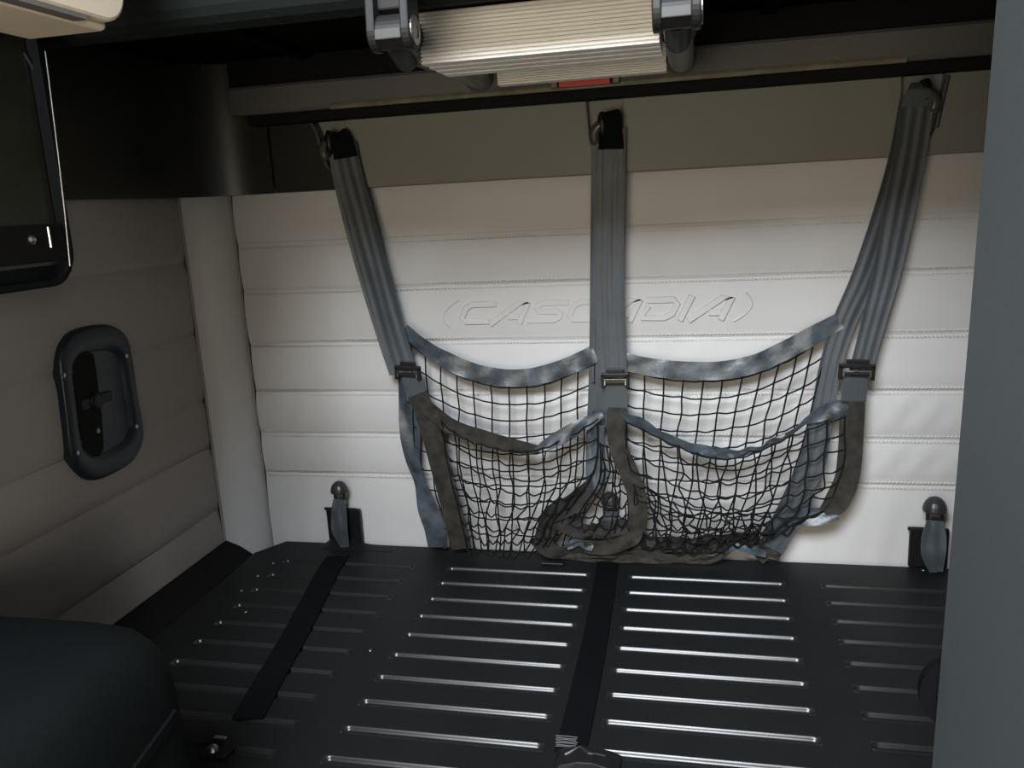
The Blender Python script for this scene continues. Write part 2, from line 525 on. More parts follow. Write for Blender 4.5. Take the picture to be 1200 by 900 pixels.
# ================================================================== upper bunk
ub = empty('upper_bunk', (-0.13, -0.35, Z_UNDER), 'black underside of the upper bunk over the padded wall', 'bunk')
MB().box(XL + 0.025, XR - 0.005, -0.555, -0.03, Z_UNDER, Z_UNDER + 0.05).build('bunk_board', 'bunk_under', ub, bevel=0.004)
mb = MB()
prof = [(-0.565 + 0.027 * math.cos(a), 1.413 + 0.026 * math.sin(a)) for a in np.linspace(0, -math.pi, 10)] + [(-0.588, Z_UNDER + 0.06), (-0.535, Z_UNDER + 0.06)]
mb.loft([[(x, y, z) for y, z in prof] for x in (XL + 0.03, XR - 0.01)])
mb.build('front_beam', 'bunk_beam', ub, bevel=0.002)
for x in (-0.60, -0.40, 0.10, 0.35):
    MB().box(x - 0.012, x + 0.012, -0.53, -0.07, Z_UNDER - 0.012, Z_UNDER + 0.002).build('cross_rib', 'bunk_under', ub, bevel=0.003)

# ================================================================== folded ladder stowed under the upper bunk
lad = empty('folding_ladder', (-0.152, -0.50, 1.35), 'collapsed bunk ladder with ribbed cream aluminium treads stowed under the upper bunk', 'ladder')
TX0, TX1, TZ0, TZ1 = -0.271, -0.033, 1.349, 1.398


def tread(y, x0, x1, z0, z1):
    mb = MB(); n = 13
    pr = [(y + 0.018, z0), (y + 0.002, z0)]
    p = (z1 - z0) / n
    for k in range(n):                                    # saw-tooth grip ridges
        a = z0 + k * p
        pr += [(y, a + 0.12 * p), (y, a + 0.58 * p), (y + 0.0042, a + 0.66 * p), (y + 0.0042, a + 1.02 * p)]
    pr += [(y, z1), (y + 0.018, z1)]
    mb.loft([[(x, yy, zz) for yy, zz in pr] for x in (x0, x1)])
    return mb.build('tread', 'aluminium', lad)


for k, y in enumerate((-0.50, -0.474, -0.448, -0.422)):
    tread(y, TX0, TX1, TZ0, TZ1)
tread(-0.20, TX0 + 0.010, TX1 - 0.003, TZ0 + 0.014, TZ1 + 0.004)
for s, x in ((-1, TX0), (1, TX1)):
    xc = x + s * 0.016
    mb = MB()
    zc_ = 1.376
    for k, y in enumerate((-0.50, -0.474, -0.448, -0.422)):
        mb.lathe((xc, y - 0.006, zc_), (0, 1, 0), [(0, 0.017), (0.002, 0.020), (0.014, 0.020), (0.016, 0.018), (0.022, 0.018)], 24)
    mb.build('side_collars', 'charcoal_plastic', lad, smooth=False)
    mb = MB().lathe((xc, -0.42, zc_), (0, 1, 0), [(0, 0.016), (0.215, 0.016), (0.222, 0.014), (0.2225, 0.001)], 24)
    mb.build('side_rail', 'grey_plastic', lad, smooth=False)
    MB().lathe((xc, -0.207, zc_), (0, 1, 0), [(0, 0.0165), (0.002, 0.0195), (0.016, 0.0195), (0.018, 0.017)], 24).build('end_collar', 'charcoal_plastic', lad)
    # pivot bracket: cheeks on a horizontal barrel, arm rising to the bunk
    yb2 = -0.613
    cpt = PY(461, 38, yb2) if s < 0 else PY(793, 12, yb2)
    xb, zb2 = cpt[0], cpt[2]
    MB().tube([(xb, yb2 + 0.006, zb2 - 0.006), (xb, yb2 + 0.03, min(zb2 - 0.018, 1.371)), (xc, -0.530, zc_ - 0.006), (xc, -0.500, zc_)], [0.011, 0.011, 0.013, 0.015], 14).build('link', 'bracket_black', lad, smooth=True)
    br = MB().lathe((xb - 0.0115, yb2, zb2), (1, 0, 0), [(0, 0.0146), (0.023, 0.0146)], 24)
    br = br.build('pivot_bracket', 'bracket_black', lad)
    mb = MB()
    for q in (-1, 1):
        xa = xb + q * 0.0155 - 0.004
        poly = [(xa, yb2 + 0.0164 * math.cos(a), zb2 + 0.0164 * math.sin(a)) for a in np.linspace(math.pi, 2 * math.pi, 14)]
        poly += [(xa, yb2 + 0.0164, zb2 + 0.05), (xa, yb2 - 0.012, zb2 + 0.05)]
        mb.prism(poly, (0.008, 0, 0))
    mb.build('cheek', 'bracket_black', br, bevel=0.0015)
    MB().box(xb - 0.013, xb + 0.013, yb2 - 0.004, yb2 + 0.014, zb2 + 0.018, zb2 + 0.05).build('arm', 'bracket_black', br, bevel=0.002)
    MB().lathe((xb + 0.0195, yb2, zb2), (1, 0, 0), [(0, 0.0125), (0.001, 0.0125), (0.0015, 0.012), (0.0018, 0.007), (0.001, 0.0055), (0.001, 0.0001)], 20).build('bolt', 'dull_steel', br)
    MB().box(xb - 0.012, xb + 0.012, yb2 - 0.0164, yb2 - 0.013, zb2 - 0.008, zb2 + 0.001).build('barrel_seam', 'charcoal_plastic', br, bevel=0.001)

# red tab under the rail
a, b = PY(655, 98, Y_RAIL - 0.012), PY(715, 93, Y_RAIL - 0.012)
rt = empty('red_tab', a, 'small red plastic tab on the rail below the ladder', 'tab')
MB().box(a[0], b[0], Y_RAIL - 0.014, Y_RAIL - 0.006, a[2] - 0.006, a[2] + 0.005).build('tab_plate', 'red_plastic', rt, bevel=0.001)
for x in (a[0] - 0.012, b[0] + 0.004):
    MB().box(x, x + 0.009, Y_RAIL - 0.013, Y_RAIL - 0.006, a[2] - 0.005, a[2] + 0.007).build('tab_clip', 'grey_plastic', rt, bevel=0.001)
MB().box(a[0] - 0.013, b[0] + 0.014, Y_RAIL - 0.0065, Y_RAIL - 0.001, a[2] - 0.006, a[2] + 0.012).build('tab_holder', 'black_plastic', rt)

# ================================================================== bunk deck
bd = empty('bunk_deck', (-0.13, -0.36, ZB), 'black pressed metal bunk deck with rows of pressed channels', 'bunk')
DX0, DX1, DY0, DY1 = -0.800, 0.545, -0.715, -0.0085
mb = MB()
c = 0.035
poly = [(DX0 + c, DY1), (DX1 - c, DY1), (DX1, DY1 - c), (DX1, DY0), (DX0, DY0), (DX0, DY1 - c * 1.6)]
rings = []
for off, z in ((0.0, ZB - 0.06), (0.0, ZB - 0.008), (0.0025, ZB - 0.0025), (0.009, ZB)):
    cx, cy = (DX0 + DX1) / 2, (DY0 + DY1) / 2
    rings.append([(x - math.copysign(off, x - cx), y - math.copysign(off, y - cy), z) for x, y in poly])
COLS = (-0.7215, -0.4165, -0.1100, 0.1880); NROW = 11
L = 0.246; HW = 0.0080; DEP = 0.0052
nr = len(poly)
mb.loft(rings, cap=False)
# flat top between the pressed channels, tiled around their openings
rows = [-0.1005 - r * 0.0552 for r in range(NROW)]
tx0, tx1, ty0, ty1 = DX0 + 0.05, DX1 - 0.05, rows[-1] - 0.03, rows[0] + 0.03
xs = sorted([tx0, tx1] + [c for c in COLS] + [c + L for c in COLS])
ys = sorted([ty0, ty1] + [y - HW for y in rows] + [y + HW for y in rows])
for i in range(len(xs) - 1):
    for j in range(len(ys) - 1):
        if any(abs(xs[i] - c) < 1e-6 for c in COLS) and any(abs(ys[j] - (y - HW)) < 1e-6 for y in rows): continue
        mb.add([(xs[i], ys[j], ZB), (xs[i + 1], ys[j], ZB), (xs[i + 1], ys[j + 1], ZB), (xs[i], ys[j + 1], ZB)], [(0, 1, 2, 3)])
top = rings[-1]
inner = [(tx0, ty1), (tx1, ty1), (tx1, ty1), (tx1, ty0), (tx0, ty0), (tx0, ty1)]
for i in range(nr):
    k = (i + 1) % nr
    a, b, c_, d_ = top[i], top[k], (*inner[k], ZB), (*inner[i], ZB)
    if inner[i] == inner[k]: mb.add([a, b, c_], [(0, 1, 2)])
    else: mb.add([a, b, c_, d_], [(0, 1, 2, 3)])
mb.build('deck_plate', 'deck_paint', bd, smooth=False)
us = [-1, -.985, -.97, -.955, -.94, -.925, -.9, -.6, 0, .6, .9, .925, .94, .955, .97, .985, 1]
vs_ = [-1, -.9, -.75, -.6, -.45, -.3, 0, .3, .45, .6, .75, .9, 1]


def bead(i, j):
    x, y = us[i] * L / 2, vs_[j] * HW
    dx = max(0.0, abs(x) - (L / 2 - HW))
    d = math.hypot(dx, y) / HW
    t = min(1.0, max(0.0, (1 - d) / 0.50))
    return (x, y, -DEP * t * t * (3 - 2 * t))


mb2 = MB(); mb2.grid(bead, len(us) - 1, len(vs_) - 1)
rib0 = None
for cx0 in COLS:
    for y in rows:
        if rib0 is None:
            rib0 = mb2.build('pressed_channel', 'rib_paint', None, smooth=True); o = rib0
        else:
            o = bpy.data.objects.new('pressed_channel', rib0.data); COL.objects.link(o)
        o.parent = bd
        o.location = (cx0 + L / 2 - bd.location.x, y - bd.location.y, 0.0)
for (px, py) in ((405, 637), (320, 660), (302, 675), (283, 692), (288, 717), (1082, 668), (434, 762)):
    p = PZ(px, py, ZB)
    MB().lathe((p[0], p[1], ZB - 0.0004), (0, 0, 1), [(0, 0.003), (0.001, 0.0027), (0.0018, 0.0012), (0.0019, 0.0001)], 10).build('rivet', 'dull_steel', bd, smooth=True)
# hump of the rear lip around the left anchor
mb = MB()
hx = [(383, 0), (388, .35), (395, .9), (402, 1), (412, .8), (422, .4), (440, .1), (470, 0)]
rg = []
for px, h in hx:
    x = PZ(px, 634, ZB)[0]
    rg.append([(x, -0.018, ZB - 0.02), (x, -0.018, ZB + 0.014 * h), (x, -0.026, ZB + 0.012 * h), (x, -0.045, ZB + 0.0005), (x, -0.045, ZB - 0.02)])
mb.loft(rg); mb.build('lip_hump', 'deck_paint', bd, smooth=True)
# bunk box below the deck
bb = tag(MB().box(DX0 + 0.03, DX1 - 0.03, DY0 + 0.02, -0.012, 0.0, ZB - 0.061).build('bunk_box', 'black_matte'), 'black storage box carrying the bunk deck', 'storage box')
# dark filler strip between deck and left wall
tag(MB().prism([(XL, -0.05, ZB - 0.05), (XL, -0.05, ZB + 0.018), (DX0 - 0.003, -0.06, ZB - 0.008), (DX0 - 0.003, -0.06, ZB - 0.05)], (0, -1.15 + 0.5, 0)).build('baseboard_left', 'black_matte', bevel=0.004),
    'black filler strip along the foot of the left wall', kind='structure')


# ================================================================== anchors on the bunk's back edge
def anchor(px, py, label, scale=1.0, Y=-0.030, bracket=None):
    """px,py: middle of the knob; stalk and bracket go down to the deck edge"""
    c = PY(px, py, Y)
    a = empty('strap_anchor', (c[0], Y, ZB), label, 'anchor', 'anchors along the back edge of the bunk')
    w = 0.0145 * scale
    MB().lathe((c[0], Y, c[2] - w * 0.85), (0, 0, 1), [(0, w * 0.80), (0.0002, w * 1.08), (w * 0.22, w * 1.10), (w * 0.60, w * 1.02), (w * 0.98, w * 0.84), (w * 1.26, w * 0.58), (w * 1.40, w * 0.30), (w * 1.42, 0.0002)], 24).build('knob', 'knob_plastic', a, smooth=False)
    z1 = c[2] - w * 0.85
    mb = MB()
    for s in (-1, 1):
        mb.box(c[0] + s * w * 0.62 - 0.002, c[0] + s * w * 0.62 + 0.002, Y - 0.003, Y + 0.003, z1 - w * 1.1, z1 + 0.001)
    mb.box(c[0] - w * 0.7, c[0] + w * 0.7, Y - 0.003, Y + 0.003, z1 - w * 1.25, z1 - w * 0.9)
    mb.build('yoke', 'black_plastic', a, bevel=0.0008)
    zl = z1 - w * 0.9
    H = zl - (ZB + 0.004)
    pts = [(c[0], Y - 0.004, zl, 0.72, 0), (c[0] - 0.001, Y - 0.009, zl - H * 0.3, 1.0, 0), (c[0] - 0.001, Y - 0.012, zl - H * 0.65, 1.0, 4), (c[0] + 0.005, Y - 0.010, ZB + 0.004, 0.55, 10)]
    ribbon3(pts, w * 2.1, 'webbing_loop', 'webbing', a, ridges=2, wob=0.15)
    bx0, bx1, by1, = bracket
    p0, p1 = PY(bx0, by1, -0.012), PY(bx1, by1, -0.012)
    mb = MB().box(p0[0], p1[0], -0.017, -0.0095, ZB + 0.0004, p0[2])
    mb.build('bracket', 'black_plastic', a, bevel=0.0015)
    MB().lathe((p0[0] - 0.003, -0.014, p0[2] - 0.001), (1, 0, 0), [(0, 0.0028), ((p1[0] - p0[0]) * 0.9 + 0.003, 0.0028)], 10).build('bracket_pin', 'black_plastic', a)
    return a


anchor(397, 569, 'dark knobbed strap anchor on the bunk edge near the padded corner', 1.0, bracket=(383, 422, 595))
anchor(715, 582, 'dark knobbed strap anchor behind the hanging net', 1.0, Y=-0.019, bracket=(703, 738, 608))
anchor(1096, 589, 'dark knobbed strap anchor on the bunk edge beside the closet', 1.12, bracket=(1066, 1112, 618))

# ================================================================== flat black straps lying on the deck
DS = ZB + 0.0016


def flat_strap(pxs, width, name, label):
    pts = [tuple(PZ(a, b, DS)) + (1.0, 0.0) for a, b in pxs]
    r = empty(name, pts[len(pts) // 2][:3], label, 'strap', 'black tether straps lying on the bunk deck')
    ribbon3(pts, width, 'strap_webbing', 'webbing_black', r, ridges=0, wob=0.0, thick=0.0022, face=(0, 0, 1))
    return r


flat_strap([(396, 652), (384, 670), (366, 705), (345, 745), (318, 792), (290, 842)], 0.040, 'tether_strap', 'black tether strap running slantwise down the bunk deck near the padded corner')
cs = flat_strap([(712, 660), (706, 700), (698, 745), (688, 795), (677, 845), (668, 882)], 0.035, 'tether_strap', 'black tether strap between the middle channel columns, ending in a buckle')
mb = MB()
for k in range(7):
    y = 862 + k * 2.0
    a, b = PZ(651 + (k % 2), y, DS + 0.002), PZ(677 - (k % 3), y + 2.2, DS + 0.002)
    mb.tube([a, 0.5 * (a + b) + np.array((0, 0.0006 * (-1) ** k, 0)), b], 0.0006, 4)
mb.build('bar_tack', 'thread_dark', cs)
p = PZ(686, 890, DS + 0.006)
mb = MB()
prof = [(-0.034, 0.004), (-0.026, 0.012), (-0.008, 0.019), (0.010, 0.020), (0.028, 0.014), (0.038, 0.003)]
mb.loft([[(p[0] + x, p[1] - 0.022, DS - 0.001), (p[0] + x, p[1] - 0.018, DS + h * 0.8), (p[0] + x, p[1] + 0.004, DS + h), (p[0] + x, p[1] + 0.016, DS + h * 0.5), (p[0] + x, p[1] + 0.022, DS - 0.001)] for x, h in prof])
mb.build('buckle', 'black_plastic', cs, smooth=False, bevel=0.001)
MB().tube([(p[0] - 0.022, p[1] - 0.004, DS + 0.013), (p[0] - 0.006, p[1] + 0.004, DS + 0.018), (p[0] + 0.004, p[1] - 0.006, DS + 0.019), (p[0] + 0.022, p[1] - 0.002, DS + 0.014)], 0.0016, 6).build('buckle_bar', 'dull_steel', cs, smooth=True)

# ================================================================== restraint net
net = empty('restraint_net', PY(713, 640, -0.05), 'black cargo net with two pockets hung on three dark slate straps', 'net')
W_STRAP = 0.046
ribbon([(402, 168, -0.034), (410, 205, -0.034), (424, 258, -0.036), (442, 325, -0.038), (460, 390, -0.040), (474, 436, -0.042)], W_STRAP, 'strap', 'webbing', net, wob=0.10, wfreq=10)
ribbon([(398, 172, -0.028), (404, 208, -0.028), (416, 258, -0.029), (435, 328, -0.030), (455, 392, -0.032), (470, 436, -0.034)], W_STRAP * 0.9, 'strap', 'webbing', net, wob=0.10, wfreq=10, seed=3)
ribbon([(716, 150, -0.034), (715, 230, -0.035), (714, 320, -0.036), (716, 400, -0.038), (719, 442, -0.040)], W_STRAP, 'strap', 'webbing', net, wob=0.10, wfreq=10, seed=4)
ribbon([(708, 160, -0.028), (707, 240, -0.028), (706, 320, -0.029), (705, 400, -0.030), (703, 470, -0.030), (701, 500, -0.030)], W_STRAP * 0.85, 'strap', 'webbing', net, wob=0.14, wfreq=12, seed=5)
ribbon([(1077, 112, -0.036), (1067, 180, -0.037), (1053, 250, -0.038), (1039, 320, -0.039, .9), (1023, 380, -0.041, .8), (1008, 436, -0.042, .76)], W_STRAP * 0.92, 'strap', 'webbing', net, wob=0.10, wfreq=10, seed=6)
ribbon([(1071, 118, -0.030), (1058, 185, -0.030), (1038, 255, -0.030), (1013, 325, -0.031, .95), (989, 378, -0.032, .85), (973, 430, -0.034, .82), (963, 485, -0.036, .85), (952, 540, -0.040), (932, 585, -0.042), (915, 620, -0.042), (903, 643, -0.040)],
       W_STRAP * 0.86, 'strap', 'webbing', net, wob=0.25, wfreq=14, seed=7)


def buckle(px, py, ang, w=0.052, Y=-0.048):
    c = PY(px, py, Y); h = 0.020
    ca, sa = math.cos(ang), math.sin(ang)
    T = lambda u, v, d: (c[0] + u * ca - v * sa, Y + d, c[2] + u * sa + v * ca)
    mb = MB()
    def bar(u0, u1, v0, v1, d0, d1):
        mb.add([T(u0, v0, d0), T(u1, v0, d0), T(u1, v1, d0), T(u0, v1, d0), T(u0, v0, d1), T(u1, v0, d1), T(u1, v1, d1), T(u0, v1, d1)],
               [(0, 1, 2, 3), (7, 6, 5, 4), (4, 5, 1, 0), (5, 6, 2, 1), (6, 7, 3, 2), (7, 4, 0, 3)])
    W = w / 2
    bar(-W, W, h * 0.28, h * 0.62, -0.003, 0.003)
    for s in (-1, 1): bar(s * W - s * 0.006, s * W, -h * 0.6, h * 0.5, -0.003, 0.003)
    bar(-W + 0.004, W - 0.004, -h * 0.28, -h * 0.02, -0.0042, 0.0015)
    b = mb.build('buckle', 'black_plastic', net, bevel=0.0012)
    mb = MB(); bar(-W * 0.8, W * 0.8, h * 0.10, h * 0.16, -0.0046, -0.0036)
    bar(-W * 0.78, -W * 0.70, -h * 0.34, h * 0.02, -0.005, -0.004); bar(W * 0.70, W * 0.78, -h * 0.34, h * 0.02, -0.005, -0.004)
    mb.build('buckle_bar', 'steel', b)
    mb = MB(); bar(-W * 0.62, W * 0.62, h * 0.60, h * 0.95, -0.001, 0.003)
    mb.build('buckle_tab', 'black_plastic', b, bevel=0.001)
    return b


buckle(478, 437, -0.06, 0.046)
buckle(721, 446, 0.0, 0.045)
buckle(1004, 436, -0.04, 0.052)
for pts in ([(482, 440, -0.044), (486, 455, -0.044), (489, 468, -0.044)], [(722, 450, -0.043), (722, 466, -0.043), (722, 481, -0.043)], [(1002, 441, -0.044), (1001, 456, -0.044), (1000, 470, -0.044)]):
    ribbon(pts, 0.036, 'buckle_tongue', 'webbing', net, ridges=0, seed=8)

# edge webbing of the upper pockets and of the front pockets
ribbon([(474, 385, -0.034, .6, 20), (492, 402, -0.034, .8, 10), (515, 418, -0.034), (550, 434, -0.034), (585, 442, -0.034), (620, 442, -0.034), (655, 433, -0.033), (680, 423, -0.032), (698, 414, -0.031)], 0.0290, 'top_hem', 'webbing_satin', net, ridges=0, wob=0.35, wfreq=60, seed=11)
ribbon([(731, 423, -0.033), (760, 430, -0.034), (800, 434, -0.034), (845, 434, -0.034), (885, 426, -0.034), (925, 408, -0.034), (955, 392, -0.034), (984, 376, -0.034, .85)], 0.0290, 'top_hem', 'webbing_satin', net, ridges=0, wob=0.35, wfreq=60, seed=12)
ribbon([(492, 468, -0.050, .9), (510, 486, -0.054), (532, 501, -0.058), (560, 511, -0.062), (590, 520, -0.064), (615, 525, -0.066, .8), (632, 526, -0.066, .45)], 0.0260, 'pocket_hem', 'webbing_brown', net, ridges=0, wob=0.5, seed=13)
ribbon([(628, 527, -0.066, .35), (645, 519, -0.064, .85), (665, 508, -0.058), (685, 497, -0.052, .9), (706, 485, -0.046, .5)], 0.0250, 'pocket_hem', 'webbing_satin', net, ridges=0, wob=0.6, seed=14)
ribbon([(726, 486, -0.046, .8, 25), (745, 494, -0.050, .8, 30), (775, 510, -0.056, .7, 35), (805, 523, -0.062, .7, 30), (830, 530, -0.064, .8, 20), (860, 532, -0.064, .7, 30), (888, 526, -0.060, .5, 45), (920, 511, -0.055, .45, 50), (945, 494, -0.050, .6, 30), (970, 482, -0.046, .9, 10), (998, 476, -0.044)], 0.0270, 'pocket_hem', 'webbing_satin', net, ridges=0, wob=0.6, seed=15)

# vertical webbing of the pockets
ribbon([(477, 440, -0.036), (478, 475, -0.036), (481, 510, -0.038), (484, 540, -0.040, .8, 25), (491, 565, -0.040, .8, 30), (501, 595, -0.042), (509, 618, -0.042), (513, 641, -0.040)], 0.036, 'side_webbing', 'webbing_satin', net, ridges=0, wob=0.5, wfreq=30, seed=16)
ribbon([(489, 462, -0.046), (500, 490, -0.050), (513, 535, -0.055), (526, 585, -0.058), (534, 615, -0.056), (541, 643, -0.050)], 0.036, 'side_webbing', 'webbing_brown', net, ridges=0, wob=0.2, wfreq=30, seed=17)
ribbon([(698, 498, -0.040), (697, 530, -0.042), (697, 555, -0.044), (695, 575, -0.046, .8, 20)], 0.030, 'side_webbing', 'webbing_satin', net, ridges=2, wob=0.5, wfreq=40, seed=18)
ribbon([(697, 570, -0.046), (683, 582, -0.050), (665, 593, -0.054), (648, 603, -0.058), (640, 620, -0.058), (636, 640, -0.055)], 0.033, 'side_webbing', 'mesh_cloth', net, ridges=0, wob=0.8, wfreq=50, seed=19)
ribbon([(723, 478, -0.046), (722, 505, -0.050), (727, 530, -0.054), (738, 556, -0.058), (746, 580, -0.060), (748, 605, -0.060), (745, 622, -0.060)], 0.031, 'side_webbing', 'webbing_brown', net, ridges=0, wob=0.5, wfreq=40, seed=20)
ribbon([(747, 618, -0.061), (742, 630, -0.064), (728, 637, -0.066), (708, 642, -0.064), (685, 640, -0.060)], 0.024, 'side_webbing', 'webbing_brown', net, ridges=0, wob=0.6, wfreq=50, seed=21)
ribbon([(999, 470, -0.044), (998, 500, -0.046), (996, 535, -0.048), (992, 562, -0.050), (980, 588, -0.052), (968, 602, -0.052, .7)], 0.036, 'side_webbing', 'webbing_brown', net, ridges=0, wob=0.25, wfreq=30, seed=22)
ribbon([(982, 602, -0.052, .6, 20), (960, 605, -0.052, .9, 10), (938, 606, -0.050), (918, 612, -0.046), (902, 622, -0.044, .8)], 0.030, 'side_webbing', 'webbing_satin', net, ridges=0, wob=0.6, wfreq=40, seed=23)

# collapsed floor of the net lying on the back of the deck
ribbon([(646, 648, -0.052, .8), (680, 653, -0.052), (730, 655, -0.050), (790, 655, -0.050), (835, 655, -0.050), (848, 650, -0.050, .8), (856, 643, -0.050, .5)], 0.0150, 'floor_hem', 'webbing_brown', net, ridges=0, wob=0.5, wfreq=50, seed=24)
ribbon([(850, 647, -0.050, .5), (862, 641, -0.050, .8), (880, 645, -0.050, .9), (898, 650, -0.049, .6)], 0.0160, 'floor_hem', 'webbing_satin', net, ridges=0, wob=0.5, wfreq=50, seed=25)
ribbon([(690, 618, -0.052), (720, 628, -0.052), (755, 636, -0.048), (800, 638, -0.046), (850, 634, -0.044), (890, 632, -0.042)], 0.024, 'floor_cloth', 'mesh_cloth', net, ridges=0, wob=1.0, wfreq=50, seed=26)
ribbon([(622, 632, -0.060, .4), (640, 643, -0.058), (665, 648, -0.054), (700, 645, -0.053), (735, 646, -0.050), (780, 647, -0.044)], 0.024, 'floor_cloth', 'mesh_cloth', net, ridges=0, wob=1.2, wfreq=50, seed=27)
ribbon([(655, 612, -0.054), (680, 622, -0.054), (705, 622, -0.053), (735, 616, -0.053)], 0.026, 'floor_cloth', 'mesh_cloth', net, ridges=0, wob=1.2, wfreq=50, seed=28)
ribbon([(664, 640, -0.062, .7), (680, 637, -0.064), (695, 642, -0.064, .6)], 0.018, 'floor_cloth', 'webbing_satin', net, ridges=0, wob=0.9, wfreq=60, seed=29)
ribbon([(888, 655, -0.036, .9), (900, 645, -0.036), (915, 650, -0.034, .7)], 0.024, 'floor_cloth', 'webbing_brown', net, ridges=0, wob=0.4, seed=30)
a = PZ(649, 660, ZB + 0.003)
MB().box(a[0] - 0.022, a[0] + 0.018, a[1] - 0.006, a[1] + 0.004, ZB + 0.0005, ZB + 0.006).build('net_clip', 'black_plastic', net, bevel=0.002)


# knotted cords ------------------------------------------------------
def curve_at(ctrl, t):
    c = ctrl; n = len(c) - 1
    x = min(max(t, 0), 1) * n; i = min(int(x), n - 1); f = x - i
    P = lambda k: np.array(c[min(max(k, 0), n)], float)
    a, b, cc, d = P(i - 1), P(i), P(i + 1), P(i + 2)
    if i == 0: a = 2 * b - cc
    if i == n - 1: d = 2 * cc - b
    return 0.5 * (2 * b + (cc - a) * f + (2 * a - 5 * b + 4 * cc - d) * f * f + (3 * b - a - 3 * cc + d) * f ** 3)


def arclen(ctrl):
    ts = np.linspace(0, 1, 80); pts = np.array([curve_at(ctrl, t) for t in ts])
    s = np.concatenate([[0], np.cumsum(np.linalg.norm(np.diff(pts[:, :2], axis=0), axis=1))]); s /= s[-1]
    return lambda u: curve_at(ctrl, float(np.interp(u, s, ts)))


def lift(p):
    """keep a cord knot above the deck"""
    while PY(p[0], p[1], p[2])[2] < ZB + 0.004: p[1] -= 0.5
    return p


def net_panel(top, bottom, left, right, nu, nv, jit, sag, seed, r=0.0014, pos=None, belly=0.0):
    """cords over a patch bounded by four pixel curves (px,py,Y)"""
    rnd = random.Random(seed)
    T, B, Lc, Rc = (arclen(c) for c in (top, bottom, left, right))
    c00, c10, c01, c11 = T(0), T(1), B(0), B(1)

    def S(u, v):
        p = (1 - v) * T(u) + v * B(u) + (1 - u) * Lc(v) + u * Rc(v) - ((1 - u) * (1 - v) * c00 + u * (1 - v) * c10 + (1 - u) * v * c01 + u * v * c11)
        p = np.array(p); p[2] -= belly * math.sin(math.pi * u) * math.sin(math.pi * min(1, v * 1.0))
        return p
    us = pos if pos else [i / nu for i in range(nu + 1)]
    nu = len(us) - 1
    knots = {}
    for i in range(nu + 1):
        for j in range(nv + 1):
            p = S(us[i], j / nv)
            e = 1.0 if 0 < i < nu and 0 < j < nv else (0.4 if 0 < j < nv or 0 < i < nu else 0)
            J = jit * (0.4 + 0.9 * (j / nv))
            knots[i, j] = lift(p + np.array((rnd.gauss(0, J) * e, rnd.gauss(0, J) * e, rnd.gauss(0, 0.0015) * e)))
    mb = MB()
    for i in range(nu + 1):
        pts = spline([knots[i, j] for j in range(nv + 1)], 4)
        mb.tube([PY(p[0], p[1], p[2]) for p in pts], r, 5)
    for j in range(nv + 1):
        k = [knots[i, j] for i in range(nu + 1)]
        full = []
        for i in range(nu):
            full.append(k[i]); m = 0.5 * (k[i] + k[i + 1]); m = m + np.array((0, sag * rnd.uniform(0.3, 1.3) * (0.5 + j / nv), 0)); full.append(m)
        full.append(k[-1])
        pts = spline(full, 3)
        mb.tube([PY(p[0], p[1], p[2]) for p in pts], r, 5)
    for (i, j), p in knots.items():                       # small knots
        q = PY(p[0], p[1], p[2])
        mb.lathe((q[0], q[1], q[2] - r * 1.5), (0, 0, 1), [(0, r * 0.6), (r * 0.8, r * 1.5), (r * 2.2, r * 1.5), (r * 3, r * 0.6)], 5)
    return mb.build('net_panel', 'cord', net, smooth=True)


# upper back nets
net_panel([(482, 404, -0.032), (515, 428, -0.032), (550, 445, -0.032), (590, 454, -0.032), (640, 450, -0.032), (697, 426, -0.030)],
          [(514, 640, -0.038), (560, 643, -0.040), (620, 646, -0.040), (672, 642, -0.036)],
          [(482, 404, -0.032), (484, 470, -0.036), (488, 540, -0.038), (514, 640, -0.038)],
          [(697, 426, -0.030), (696, 490, -0.032), (692, 570, -0.036), (672, 642, -0.036)], 11, 10, 1.0, 1.6, 41)
net_panel([(733, 434, -0.032), (780, 444, -0.032), (830, 447, -0.032), (880, 440, -0.032), (930, 419, -0.032), (972, 392, -0.032)],
          [(735, 636, -0.036), (790, 640, -0.038), (850, 640, -0.038), (900, 634, -0.038)],
          [(733, 434, -0.032), (734, 500, -0.034), (736, 580, -0.036), (735, 636, -0.036)],
          [(972, 392, -0.032), (958, 450, -0.034), (935, 540, -0.038), (900, 634, -0.038)], 11, 10, 1.3, 2.0, 42)
# front pockets
net_panel([(518, 494, -0.058), (550, 516, -0.064), (600, 528, -0.068), (640, 524, -0.066), (700, 492, -0.050)],
          [(548, 644, -0.054), (580, 649, -0.062), (610, 649, -0.064), (640, 644, -0.058)],
          [(518, 494, -0.058), (524, 540, -0.058), (536, 590, -0.060), (548, 644, -0.054)],
          [(700, 492, -0.050), (697, 550, -0.050), (670, 592, -0.056), (640, 644, -0.058)], 11, 8, 1.8, 4.0, 43, belly=0.012)
net_panel([(733, 494, -0.050), (770, 512, -0.058), (820, 532, -0.066), (870, 535, -0.064), (925, 512, -0.056), (990, 488, -0.048)],
          [(752, 640, -0.058), (800, 642, -0.058), (860, 638, -0.056), (930, 618, -0.050)],
          [(733, 494, -0.050), (736, 540, -0.056), (748, 585, -0.060), (752, 640, -0.058)],
          [(990, 488, -0.048), (988, 540, -0.050), (972, 588, -0.052), (930, 618, -0.050)], 12, 8, 2.6, 4.0, 44, belly=0.012)
